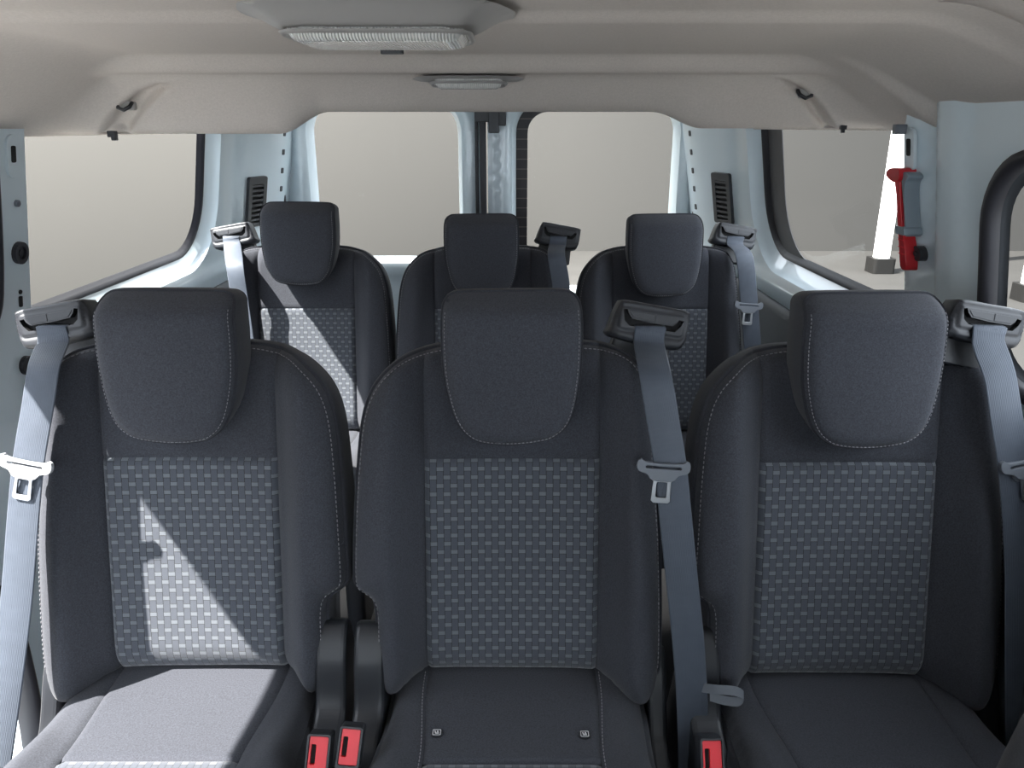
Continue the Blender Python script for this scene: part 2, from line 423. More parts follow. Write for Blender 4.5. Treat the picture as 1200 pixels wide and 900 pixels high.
    run = run[br[-1]:]+run[:br[-1]] if len(br) > 1 else run
    if True:
        V, Fc = stitches(run, ln=.0035, gap=.002, w=.0007); mesh_obj('stitching', V, Fc, 'thread', hr)
    for sx in (-.05, .05):
        mesh_obj('headrest_post', *tube([(sx, HY-PY+.085, HZ-.06), (sx, HY-PY+.075, HZ-.17)], .006), 'metal', hr)
    # cushion : local plan (x, d) with d towards the front
    def fc(x, d):
        ax = np.abs(x)
        z = .018*sstep(.0, .30, d)-.05*sstep(.36, .47, d)+.016*sstep(XS, XS+.05, ax)*sstep(.05, .2, d)-.018*sstep(.17, .25, ax)
        z = z-.004*np.exp(-((ax-XS)/.003)**2)-.004*np.exp(-((d-.172-.0*x)/.003)**2)*(ax < XS)
        dd = pdist(np.stack([x, d], 1), co); q = np.clip(1-dd/.035, 0, 1)
        return z-.028*(1-np.sqrt(np.clip(1-q*q, 0, 1)))
    co = catmull([(-.150, -.07), (-.178, -.04), (-.183, .04), (-.200, .12), (-.218, .22), (-.222, .36), (-.200, .44), (-.14, .468), (0, .472), (.14, .468), (.195, .44), (.214, .36), (.212, .22), (.205, .12), (.198, .04), (.190, -.04), (.160, -.07), (0, -.07)], .01)
    if m < 0: co = (co*mir)[::-1]
    co = resample(co, .008)
    ck = lambda x, d, p: (x*(1-.09*sstep(0, .17, d)), -d, PZ+p)
    def cs(poly, step=.008):
        V, T, L = tri2d(poly, step); z = fc(V[:, 0], V[:, 1]); return [ck(x, d, p) for (x, d), p in zip(V, z)], [tuple(f[::-1]) for f in T], V.copy()
    mid = clip_x(clip_x(co, -XS, 1), XS, -1)
    V, Fc, uv = cs(clip_y(mid, .172, -1), .006); cu = mesh_obj('cushion', V, Fc, 'fabric', root, uv)
    V, Fc, uv = cs(clip_y(mid, .172, 1)); mesh_obj('woven_insert', V, Fc, 'weave', cu, uv)
    for s in (-1, 1):
        V, Fc, uv = cs(clip_x(co, s*XS, s)); mesh_obj('bolster', V, Fc, 'fabric', cu, uv)
    e = fc(co[:, 0], co[:, 1])
    V, Fc = sweep(co, [(0, lambda b: b), (.004, lambda b: b-.002), (.010, lambda b: b-.012), (.012, lambda b: b-.05), (.004, lambda b: -.13), (-.02, lambda b: -.135)], ck, e)
    Fc = [f[::-1] for f in Fc]; mesh_obj('side_gusset', V, Fc, 'gusset', cu)
    dd = np.linspace(-.02, .40, 60)
    if anchor:
        st_ = []
        for s in (-1, 1):
            for off in (.0045,):
                xs = np.full(60, s*(XS+off)); st_.append(stitches([ck(a, b, c+.001) for a, b, c in zip(xs, dd, fc(xs, dd))]))
        for q_ in st_: mesh_obj('stitching', *q_, 'thread', cu)
    else:
        st_ = []
    # child-seat anchor tags on the middle cushion
    if anchor:
        for (u, v) in ((512, 862), (685, 864)):
            h = hit(u, v, (0, 0, PZ+.004), (0, 0, 1)); x, d = h[0], PY-h[1]
            zc = float(fc(np.array([x]), np.array([d]))[0])
            v1 = prism([(.0085*math.cos(a), .0085*math.sin(a)) for a in np.linspace(0, 2*math.pi, 25)[:-1]], [], .0035, lambda a, b, p: (x+a, -d+b*.9, PZ+zc+p))
            tg = mesh_obj('anchor_tag', *v1, 'plastic', cu, smooth=False, bevel=.0008)
            sq = rrect(-.0058, .0058, -.0058, .0058, .0015, 3); sqi = rrect(-.0049, .0049, -.0049, .0049, .0012, 3)
            fr_ = lambda a, b, p: (x+a, -d+b*.9, PZ+zc+.0036+p)
            mk = [prism(sq, [sqi], .0004, fr_)]
            # seat symbol: back, seat, head
            mk.append(prism([(-.0035, .003), (-.0022, .0035), (-.0008, -.001), (.003, -.001), (.003, -.0028), (-.0020, -.0028)], [], .0004, fr_))
            mk.append(prism([(.0012+.0011*math.cos(a), .0022+.0011*math.sin(a)) for a in np.linspace(0, 2*math.pi, 11)[:-1]], [], .0004, fr_))
            mk.append(prism([(-.0002, .0012), (.0028, .0006), (.0028, -.0002), (.0000, .0002)], [], .0004, fr_))
            mesh_obj('anchor_symbol', *join(mk), 'white', cu, smooth=False)
    # recliner covers: plastic side shield seen at the notch side, and slimmer at the guide side
    def shield(pts, x0, w, name):
        q = catmull(pts, .005); fr_ = lambda a, b, p: (x0+p, a, PZ+b)
        V, Fc = prism(q, [], w, fr_, .02); return mesh_obj(name, V, Fc, 'plastic', root, smooth=False, bevel=.008)
    A = -m
    shield([(-.17, -.20), (-.12, -.05), (-.055, -.01), (-.03, .06), (.0, .10), (.03, .085), (.045, .03), (.08, -.05), (.10, -.20)], (.190 if A > 0 else -.236), .046, 'recliner_cover')
    shield([(-.14, -.20), (-.10, -.10), (-.05, -.06), (-.01, .02), (.02, .05), (.045, .02), (.07, -.05), (.09, -.20)], (.206 if -A > 0 else -.236), .030, 'recliner_cover')
    # pedestal
    V, Fc = join([prism(rrect(-.19, .19, -.26, .10, .03), [], .05, lambda a, b, p: (a, b, PZ-.175+p)),
                  prism(rrect(-.17, -.12, -.24, .08, .02), [], PZ-.17, lambda a, b, p: (a, b, p)),
                  prism(rrect(.12, .17, -.24, .08, .02), [], PZ-.17, lambda a, b, p: (a, b, p))])
    mesh_obj('seat_base', V, Fc, 'plastic', root, smooth=False, bevel=.006)
    # belt guide on the shoulder
    guide(root, m, near)
    return root
# belt guide : face plane in its own frame. origin g0 (seat-local), axes: gx along width, gz up, gn towards the viewer
def gframe(m, near=False):
    g0 = np.array([m*.167, .075, 1.041]) if near else np.array([m*.208, .140, 1.020]); a = R(-9)*m; tl = R(14)
    gx = np.array([math.cos(a), 0, math.sin(a)]); gz0 = np.array([-math.sin(a), 0, math.cos(a)])
    gz = gz0*math.cos(tl)+np.array([0, math.sin(tl), 0]); gn = np.cross(gx, gz)   # gn has -y
    return g0, gx, gz, gn
def guide(root, m, near=False):
    g0, gx, gz, gn = gframe(m, near)
    K = 1.12 if near else 1.22
    fr = lambda a, b, p: tuple(g0+gx*a*m*K+gz*b*K+gn*p*K)
    out = catmull([(-.034, .024), (-.041, .019), (-.048, -.010), (-.047, -.021), (.0, -.026), (.036, -.026), (.046, -.017), (.047, .015), (.042, .022), (.0, .0235)], .005)
    slot = np.array([(-.036, .013), (-.031, .014), (-.029, .009), (-.024, .0035), (.000, .0015), (.027, .0015), (.032, .006), (.034, .0105), (.040, .0095), (.037, .002), (.031, -.005), (.0, -.0065), (-.026, -.0055), (-.033, .0)])
    V, T, L = tri2d(out, .0026, [slot])
    dd = pdist(V, L[0]); q = np.clip(1-dd/.006, 0, 1); z = -.005*(1-np.sqrt(np.clip(1-q*q, 0, 1)))
    # outlined panel groove round the slot
    gr = rrect(-.041, .043, -.013, .018, .007); dg = pdist(V, resample(gr, .003)); z = z-.0032*np.exp(-(dg/.0014)**2)
    # side facet bends back
    z = z-.45*np.clip(-.037-V[:, 0], 0, 1)
    order = (lambda t: tuple(t)) if m > 0 else (lambda t: tuple(t[::-1]))
    face = ([fr(x, y, p) for (x, y), p in zip(V, z)], [order(t) for t in T])
    lo = L[0]; ze = -.005-.45*np.clip(-.037-lo[:, 0], 0, 1)
    sw = sweep(lo, [(0, lambda b: b), (.001, lambda b: b-.004), (.001, lambda b: -.035), (-.006, lambda b: -.05)], fr, ze)
    pv, pt, _ = tri2d_plain(lo-normals2(lo)*.006); bc = ([fr(x, y, -.05) for x, y in pv], [tuple(f) for f in pt])
    if m < 0: sw = (sw[0], [f[::-1] for f in sw[1]])
    neck = prism([(-.036, -.015), (.034, -.015), (.036, -.060), (-.046, -.056)], [], .022, lambda a, b, p: fr(a, b, -.046+p))
    g = mesh_obj('belt_guide', *join([face, sw, bc]), 'plastic2', root)
    mesh_obj('guide_neck', *neck, 'plastic', g, smooth=False, bevel=.004)
    ib = prism(rrect(-.043, .043, -.012, .018, .004), [], .004, lambda a, b, p: fr(a, b, -.014+p))
    sl = sweep(resample(slot, .004), [(0, 0.0), (0.0005, -.012)], fr)
    mesh_obj('belt_slot', *join([ib, sl]), 'dark', g, smooth=False)
    # two lids with a thin gap between
    l1 = prism([(-.0285, .0125), (.0035, .0125), (.0035, .003), (-.0225, .0048), (-.0275, .0105)], [], .0016, lambda a, b, p: fr(a, b, -.0008+p))
    l2 = prism([(.0045, .0125), (.033, .0122), (.0315, .0075), (.0265, .003), (.0045, .003)], [], .0016, lambda a, b, p: fr(a, b, -.0008+p))
    mesh_obj('belt_slot_lid', *join([l1, l2]), 'plastic2', g, smooth=False, bevel=.0008)
# ------------------------------------------------------------------ place seats
SX = {'l': (-.484, .984), 'c': (0, .979), 'r': (.498, .966)}
RX = {'l': (-.562, 1.985), 'c': (-.080, 1.979), 'r': (.404, 1.979)}
seatA = build_seat(1, anchor=True); seatA.location = (SX['c'][0], SX['c'][1], 0)
seatB = build_seat(-1); seatB.location = (SX['l'][0], SX['l'][1], 0)
seatC = build_seat(1, near=True)
seatD = build_seat(1)
seatC.location = (SX['r'][0], SX['r'][1], 0)
tag(seatA, 'middle charcoal seat of the nearer row, with two child seat anchor symbols on its cushion', 'seat', 'seats of the nearer row')
tag(seatB, 'charcoal seat of the nearer row with bright sunlight across its woven panel', 'seat', 'seats of the nearer row')
tag(seatC, 'charcoal seat of the nearer row with the fabric pull loop beside its cushion', 'seat', 'seats of the nearer row')
rs = []
for src, k, lab in ((seatB, 'l', 'back row seat sunlit beside the big side window, headrest raised highest'), (seatD, 'c', 'middle seat of the back row, in front of the rear door seam'), (seatD, 'r', 'shaded back row seat with its belt tongue hanging by the pillar vent')):
    c = seatD if k == 'r' else copy_tree(src); c.location = (RX[k][0], RX[k][1], 0); tag(c, lab, 'seat', 'seats of the back row'); rs.append(c)
for ch in rs[0].children:
    if ch.name.startswith('headrest'): ch.location.z += .030
# ------------------------------------------------------------------ belts
def ribbon(pts, width, nrm, th=.0014, step=.012, sides=None):
    """flat strip along centre points with per-point lateral direction"""
    P = catmull(pts, step, closed=False); V, Fc, uv = [], [], []; s = 0
    n = len(P); nrm = Vector(nrm)
    for i in range(n):
        t = Vector(P[min(i+1, n-1)]-P[max(i-1, 0)]).normalized(); ex_ = Vector((1, 0, 0)); lat = (ex_-t*t.dot(ex_)).normalized(); nn = lat.cross(t).normalized()
        if nn.dot(nrm) < 0: nn = -nn
        if i: s += float(np.linalg.norm(P[i]-P[i-1]))
        c = Vector(P[i])
        for a, b in ((-.5, .5), (-.46, 1), (.0, 1.0), (.46, 1), (.5, .5), (.46, 0), (-.46, 0)):
            V.append(tuple(c+lat*(a*width)+nn*(b*th))); uv.append((a*width, s))
    k = 7
    for i in range(n-1):
        for j in range(k): Fc.append((i*k+j, (i+1)*k+j, (i+1)*k+(j+1) % k, i*k+(j+1) % k))
    Fc += [tuple(range(k)), tuple((n-1)*k+j for j in range(k))[::-1]]
    return V, Fc, uv
NB = np.array([0, -CR, SR])
def px_plane(u, v, sx, sy, p):
    return hit(u, v, (sx, sy-p*CR, PZ+p*SR), NB)
def tongue(parent, c, ang, sc, light=False, name='latch_plate'):
    """plastic bar + steel tongue; c world centre (of the bar), ang lean in the backrest plane, sc scale"""
    ex = np.array([math.cos(ang), math.sin(ang)*SR, math.sin(ang)*CR]); ez = np.array([-math.sin(ang), math.cos(ang)*SR, math.cos(ang)*CR])
    fr = lambda a, b, p: tuple(np.array(c)+ex*a*sc+ez*b*sc+NB*(p*sc))
    bar = catmull([(-.036, .011), (-.031, .013), (-.026, .009), (.0, .0075), (.026, .009), (.031, .013), (.036, .011), (.0375, .002), (.034, -.005), (.022, -.009), (.0135, -.017), (-.0135, -.017), (-.022, -.009), (-.034, -.005), (-.0375, .002)], .004)
    slot = rrect(-.025, .025, .000, .0035, .0015, 2)
    b = mesh_obj(name, *prism(bar, [slot], .007, fr, .9, -.002), 'tongue_sunlit' if light else 'tongue_grey', parent, smooth=False, bevel=.0014*sc)
    tg = np.array([(.018, -.010), (-.018, -.010), (-.0125, -.019), (-.0135, -.046), (-.010, -.049), (.010, -.049), (.0135, -.046), (.0125, -.019)]); ho = rrect(-.0075, .0075, -.041, -.019, .002, 3)
    mesh_obj('steel_tongue', *prism(tg, [ho], .003, fr, 1, .0005), 'metal', b, smooth=False, bevel=.0006*sc)
    return b
def belt(label, sx, sy, m, pts, p, width=.046, tong=None, light=False, sc=1, rear=False, button=None, near=False):
    """pts: pixels along the strap centre"""
    g0, gx, gz, gn = gframe(m, near); w0 = g0+np.array([sx, sy, 0])
    start = [w0+gn*(-.012)-gz*.001, w0+gn*.003-gz*.006, w0+gn*.004-gz*.026]
    ps = [px_plane(u, v, sx, sy, p if not isinstance(p, (list, tuple)) else p[i]) for i, (u, v) in enumerate(pts)]
    root = empty('seat_belt', tuple(ps[-1])); tag(root, label, 'seat belt', 'seat belts of the back row' if rear else 'seat belts of the nearer row')
    V, Fc, uv = ribbon([q-np.array(ps[-1]) for q in start+ps], width, NB)
    mesh_obj('webbing', V, Fc, 'web', root, uv)
    if tong:
        (u, v), ang, pp = tong; c = px_plane(u, v, sx, sy, pp)-np.array(ps[-1]); tongue(root, c, ang, sc, light)
    if button:
        u, v, pp = button; c = px_plane(u, v, sx, sy, pp)-np.array(ps[-1]); ex = np.array([1, 0, 0]); ez = np.array([0, SR, CR])
        ring = lambda r0: [(r0*math.cos(a), r0*math.sin(a)) for a in np.linspace(0, 2*math.pi, 21)[:-1]]
        fr = lambda a, b, q: tuple(c+ex*a+ez*b+NB*q)
        V, Fc = join([prism(ring(.0085), [ring(.0065)], .004, fr), prism(ring(.0065), [], .002, fr), prism(ring(.0022), [], .0035, fr)])
        mesh_obj('stop_button', V, Fc, 'tongue_grey', root, smooth=False, bevel=.0005)
    return root
belt('grey seat belt crossing the middle seat of the nearer row, silver tongue halfway', 0, SX['c'][1], 1,
     [(768, 440), (778, 500), (786, 550), (791, 600), (799, 680), (807, 760), (812, 850), (812, 950)], (.050, .062, .068, .07, .07, .07, .06, .04), tong=((777, 549), R(-4), .074))
belt('sunlit grey seat belt with tongue coloured sunlit-pale, beside the open doorway', SX['l'][0], SX['l'][1], -1,
     [(52, 430), (44, 480), (34, 540), (28, 600), (20, 700), (8, 800), (-6, 900)], (.048, .06, .068, .075, .085, .09, .08), tong=((31, 546), R(-11), .075), light=True)
belt('blue-grey seat belt with round stop button at the frame edge below the red hammer', SX['r'][0], SX['r'][1], 1,
     [(1171, 440), (1179, 490), (1188, 548), (1195, 640), (1196, 740), (1196, 880)], (.050, .062, .068, .07, .07, .05), tong=((1203, 545), R(12), .074), button=(1193, 557, .0705), near=True)
belt('sunlit back row seat belt nearest the big side window', RX['l'][0], RX['l'][1], -1, [(275, 310), (281, 350), (288, 400), (296, 470)], .06, rear=True)
belt('back row seat belt hanging in front of the rear door glass, beside the middle headrest', RX['c'][0], RX['c'][1], 1, [(652, 300), (657, 330), (661, 370), (668, 450)], .06, rear=True)
belt('back row seat belt with small silver tongue, below the vent on the hammer side', RX['r'][0], RX['r'][1], 1, [(872, 300), (877, 345), (881, 395), (887, 470)], .06, rear=True, tong=((877, 359), R(-4), .075))
# ------------------------------------------------------------------ buckles
def buckle(u, v, Y, lean, label, zr=0):
    c = at(u, v, Y); root = empty('seat_belt_buckle', tuple(c), zr); tag(root, label, 'seat belt buckle', 'red seat belt buckles between the seats')
    tl = R(38); up = np.array([0, -math.sin(tl)*0+.0, 0])
    ez = np.array([lean, math.sin(R(30)), math.cos(R(30))]); ez /= np.linalg.norm(ez); ex = np.cross(np.array([0, 1, 0]), ez)*1.0; ex /= np.linalg.norm(ex); n = np.cross(ex, ez); 
    if n[1] > 0: n = -n
    if ex[0] < 0: ex = -ex
    fr = lambda a, b, p: tuple(ex*a+ez*b+n*p)
    hs = join([prism(rrect(-.0155, .0155, -.075, .026, .004, 3), [rrect(-.0125, .0125, -.022, .023, .002, 2)], .010, lambda a, b, p: fr(a, b, p-.004)),
               prism(rrect(-.0155, .0155, -.075, .026, .004, 3), [], .020, lambda a, b, p: fr(a, b, p-.024))])
    h = mesh_obj('buckle_housing', *hs, 'plastic', root, smooth=False, bevel=.0015)
    b1 = prism(rrect(-.0122, .0122, -.0217, .0227, .0015, 2), [rrect(-.0095, -.003, -.012, .013, .0015, 2)], .008, lambda a, b, p: fr(a, b, p-.004))
    b2 = prism(rrect(-.0095, -.003, -.012, .013, .0015, 2), [], .002, lambda a, b, p: fr(a, b, p-.004))
    mesh_obj('release_button', *b1, 'redb', root, smooth=False, bevel=.001); mesh_obj('tongue_slot', *b2, 'dark', root, smooth=False)
    st = tube([fr(0, -.07, -.012), fr(0, -.13, -.01), fr(0, -.22, .0)], .010, 8); mesh_obj('buckle_stalk', *st, 'plastic', root)
    return root
buckle(373, 884, .80, .06, 'red buckle standing closest beside the sunlit seat cushion')
buckle(410, 875, .81, .10, 'red buckle against the middle seat, partner of the sunlit seat buckle')
buckle(834, 889, .79, .0, 'red buckle beneath the fabric pull loop')
# pull loop
pl = [at(822, 806, .92), at(840, 808, .905), at(862, 810, .895), at(871, 815, .893), at(866, 822, .893), at(850, 821, .90), at(832, 816, .91)]
cpl = pl[0]; V, Fc, uv = ribbon([q-cpl for q in pl], .012, (.2, -.2, 1), th=.0015, step=.004)
# lay the strap on edge: rebuild with vertical width
def edge_strap(pts, h, th):
    P = catmull(pts, .003, closed=False); V, Fc = [], []
    for i in range(len(P)):
        t = Vector(P[min(i+1, len(P)-1)]-P[max(i-1, 0)]).normalized(); n = t.cross(Vector((0, .35, .94))).normalized(); c = Vector(P[i]); u = Vector((0, .35, .94))
        for a, b in ((-.5, -.5), (.5, -.5), (.5, .5), (-.5, .5)): V.append(tuple(c+u*(a*h)+n*(b*th)))
    for i in range(len(P)-1):
        for j in range(4): Fc.append((i*4+j, i*4+(j+1) % 4, (i+1)*4+(j+1) % 4, (i+1)*4+j))
    Fc += [(3, 2, 1, 0), tuple((len(P)-1)*4+j for j in range(4))]; return V, Fc
V, Fc = edge_strap([q-cpl for q in pl], .013, .0016)
o = mesh_obj('pull_loop', V, Fc, 'tongue_grey', None, smooth=False, loc=tuple(cpl)); tag(o, 'small grey fabric pull loop sticking out beside the seat cushion', 'pull strap')
# ------------------------------------------------------------------ front seat edge at lower corner
def front_seat():
    c = np.array([.548, .40, 0]); root = empty('front_seat', tuple(c)); tag(root, 'dark front seat back with stitched edge, cut off by the frame corner', 'seat')
    out = catmull([(-.170, .50), (-.188, .62), (-.192, .78), (-.189, .94), (-.172, 1.035), (-.12, 1.085), (0, 1.10), (.12, 1.085), (.160, 1.04), (.170, .92), (.172, .78), (.170, .62), (.160, .50)], .012)
    V, T, L = tri2d(out, .012); d = pdist(V, L[0]); q = np.clip(1-d/.06, 0, 1); z = -.03*(1-np.sqrt(np.clip(1-q*q, 0, 1)))
    fr = lambda a, b, p: (a, -p*1.0+(b-.5)*-.18, b)
    mesh_obj('backrest', [fr(x, t, p) for (x, t), p in zip(V, z)], [tuple(f) for f in T], 'gusset', root, V)
    lo = L[0]; e = np.full(len(lo), -.03)
    V1 = sweep(lo, [(0, lambda b: b), (.002, lambda b: b-.004), (.006, lambda b: b), (.012, lambda b: b-.01), (.012, lambda b: -.09), (-.01, lambda b: -.12)], fr, e); pv, pt, _ = tri2d_plain(lo-normals2(lo)*.01)
    V, Fc = join([V1, ([fr(x, t, -.12) for x, t in pv], [tuple(f[::-1]) for f in pt])]); mesh_obj('side_gusset', V, Fc, 'gusset', root)
    ii = lo-normals2(lo)*.006; k = [i for i in range(len(ii)) if ii[i][1] > .52]
    mesh_obj('stitching', *stitches([fr(ii[i][0], ii[i][1], -.021) for i in k], ln=.006, gap=.004, w=.0011), 'thread', root)
    V, Fc = prism(rrect(-.17, .16, .10, .52, .05), [], .42, lambda a, b, p: (a, p-.46, b)); mesh_obj('cushion', V, Fc, 'gusset', root, smooth=False, bevel=.04)
    V, Fc = prism(rrect(-.15, .15, .0, .11, .02), [], .36, lambda a, b, p: (a, p-.43, b)); mesh_obj('seat_base', V, Fc, 'plastic', root, smooth=False, bevel=.01)
    return root
front_seat()
# ------------------------------------------------------------------ van shell
XC = -.083
def struct(o): o['kind'] = 'structure'; return o
def wz(Z): return np.where(Z > .88, .16*(1.10-Z), .16*.22+.02*(.88-Z))
def bump1(y, c, w, h): return h*np.exp(-((y-c)/w)**2)
def wall_rel(Y, Z, side):
    """inner panel distance from the van axis"""
    W = .800+wz(Z)
    W = W-.085*sstep(2.40, 2.74, Y)-.012*sstep(2.46, 2.50, Y)
    up = sstep(.86, .92, Z)
    # formed pillar between window and door opening: rounded box section
    if side > 0: W = W-up*(.018*sstep(1.40, 1.375, Y)*sstep(1.335, 1.36, Y)) + up*bump1(Y, 1.325, .014, .020) - up*.010*sstep(1.31, 1.285, Y)*sstep(1.20, 1.24, Y)
    # sill ledge ridge under the windows
    W = W-.014*bump1(Z, .875, .018, 1)*sstep(1.3, 1.5, Y)
    return W
GL = .845
for side, nm in ((-1, 'left'), (1, 'right')):
    holes = [np.array(rrect(1.412, 2.372, .905, 1.32, (.04, .05, .09, .20), 10)) if False else rrect(1.412, 2.372, .905, 1.42, (.045, .05, .08, .20), 10)]
    # rrect corner order: (x1,y1),(x0,y1),(x0,y0),(x1,y0)
    if side < 0: holes.append(catmull([(.15, .12), (.6, .10), (1.16, .10), (1.225, .14), (1.225, .46), (1.18, .53), (1.165, .66), (1.172, .77), (1.20, .86), (1.30, .97), (1.325, 1.05), (1.325, 1.26), (1.30, 1.315), (1.24, 1.33), (.7, 1.33), (.20, 1.33), (.15, 1.28), (.15, .7)], .02))      # open side doorway
    else: holes.append(rrect(.25, 1.158, .93, 1.262, (.10, .09, .09, .09), 8))
    V, T, L = tri2d(rrect(-.95, 2.84, .0, 1.50, .002, 1), .02, holes+[rrect(-.80, -.02, .93, 1.27, .08, 6)])
    W = wall_rel(V[:, 0], V[:, 1], side)
    VV = [(XC+side*w, y, z) for (y, z), w in zip(V, W)]
    Fc = [tuple(t) if side < 0 else tuple(t[::-1]) for t in T]
    wall = struct(mesh_obj('wall_'+nm, VV, Fc, 'paint'))
    # trim below the sill
    V2, T2, L2 = tri2d(rrect(1.38 if side < 0 else -.5, 2.70, .02, .838, .02, 3) if side < 0 else rrect(-.5, 2.70, .02, .838, .02, 3), .04)
    W2 = wall_rel(V2[:, 0], V2[:, 1], side)-.018
    tr = struct(mesh_obj('trim_'+('1' if side < 0 else '2'), [(XC+side*w, y, z) for (y, z), w in zip(V2, W2)], [tuple(t) if side < 0 else tuple(t[::-1]) for t in T2], 'trim', solid=.01))
    # reveals
    hl = resample(holes[0], .015)
    def ring(loop, offs, mname, name, parent):
        nn = normals2(loop); V, Fc = [], []; n = len(loop)
        for (o_, dw) in offs:
            q = loop-nn*o_
            Wq = wall_rel(loop[:, 0], loop[:, 1], side)*1.0
            for i in range(n):
                gW = GL+float(wz(q[i, 1])); w = Wq[i]+(gW-Wq[i])*dw if dw <= 1 else gW+(dw-1)
                V.append((XC+side*w, q[i, 0], q[i, 1]))
        for s in range(len(offs)-1):
            for i in range(n): a, b = s*n+i, s*n+(i+1) % n; Fc.append((a, b, b+n, a+n) if side < 0 else (b, a, a+n, b+n))
        return struct(mesh_obj(name, V, Fc, mname, parent))
    win = struct(empty('window_'+('1' if side < 0 else '2'), (0, 0, 0)))
    ring(hl, [(0, 0), (.004, .12), (.012, .45), (.038, .75), (.044, .95)], 'paint', 'window_reveal', win)
    ring(hl, [(.040, .70), (.046, .72), (.052, .90), (.056, 1.0), (.060, 1.004)], 'rubber', 'window_seal', win)
    if side > 0:
        bo = hl-normals2(hl)*.052; bi = rrect(1.466, 2.195, .962, 1.365, (.04, .04, .05, .16), 8)
        bv, bt, _ = tri2d_plain(bo, [bi])
        struct(mesh_obj('window_border', [(XC+side*(GL+float(wz(z))+.002), y, z) for y, z in bv], [tuple(t) for t in bt], 'rubber', win, smooth=False, solid=.002))
    gl = hl-normals2(hl)*.050; gv, gt, _ = tri2d_plain(gl)
    struct(mesh_obj('pane', [(XC+side*(GL+float(wz(z))+.006), y, z) for y, z in gv], [tuple(t) for t in gt], 'glass', win, smooth=False))
    h2 = resample(holes[1], .015)
    if side > 0:
        w3 = struct(empty('window_3', (0, 0, 0)))
        ring(h2, [(-.012, 0), (-.010, -.14), (.002, -.18), (.010, .0), (.011, .3)], 'rubber', 'window_seal', w3)
        ring(h2, [(.011, .28), (.013, .32), (.015, .40), (.022, .46)], 'trim', 'window_border', w3)
        gl = h2-normals2(h2)*.019; gv, gt, _ = tri2d_plain(gl)
        struct(mesh_obj('pane', [(XC+side*(GL+float(wz(z))-.025), y, z) for y, z in gv], [tuple(t) for t in gt], 'glass', w3, smooth=False))
    else:
        d3 = struct(empty('door_3', (0, 0, 0)))
        ring(h2, [(-.005, 0), (-.004, -.12), (.002, -.15), (.010, .0), (.012, .8)], 'rubber', 'door_seal', d3)
        ring(h2, [(.002, 0), (.004, 1.02), (.004, 1.04)], 'paint', 'door_frame', d3)
# floor, roof
struct(mesh_obj('floor', *prism(rrect(XC-.84, XC+.84, -.95, 2.8, .01, 1), [], .03, lambda a, b, p: (a, b, -.03+p)), 'carpet', smooth=False))
struct(mesh_obj('trim_3', *prism(rrect(XC-.80, XC+.80, -.95, 2.95, .05, 2), [], .02, lambda a, b, p: (a, b, 1.505+p)), 'paint', smooth=False))
struct(mesh_obj('wall_front', *prism(rrect(XC-.84, XC+.84, 0, 1.5, .01, 1), [rrect(XC-.74, XC+.74, .90, 1.36, .08, 6)], .03, lambda a, b, p: (a, -.98+p, b)), 'trim', smooth=False))
struct(mesh_obj('window_6', *prism(rrect(XC-.745, XC+.745, .895, 1.365, .08, 6), [], .004, lambda a, b, p: (a, -.97+p, b)), 'glass', smooth=False))
# headliner
def liner_parts(X, Y):
    x = np.abs(X-XC)
    cen = 1.426-.010*sstep(.955, 1.0, Y)+.020*sstep(1.70, 1.80, Y)
    side_edge = 1.2875+.010*(X > XC)+np.where(X > XC, .026*sstep(1.33, 1.29, Y), 0)
    g = np.clip(sstep(.54, .88, x)/float(sstep(.54, .88, .785)), 0, 1); top = cen-(cen-side_edge)*g
    lip = 1.328-(1.328-1.2875-.010*(X > XC))*sstep(.315, .415, np.abs(X+.042))
    ridge = np.minimum(top, np.maximum(lip, 1.389-.05*sstep(.60, .80, x)))
    return top, lip, ridge
def liner_z(X, Y):
    top, lip, ridge = liner_parts(X, Y)
    a = sstep(1.385, 1.440, Y); z = top*(1-a)+ridge*a
    b = sstep(1.462, 1.585, Y); z = z*(1-b)+lip*b
    c = sstep(1.592, 1.70, Y); return z*(1-c)+top*c
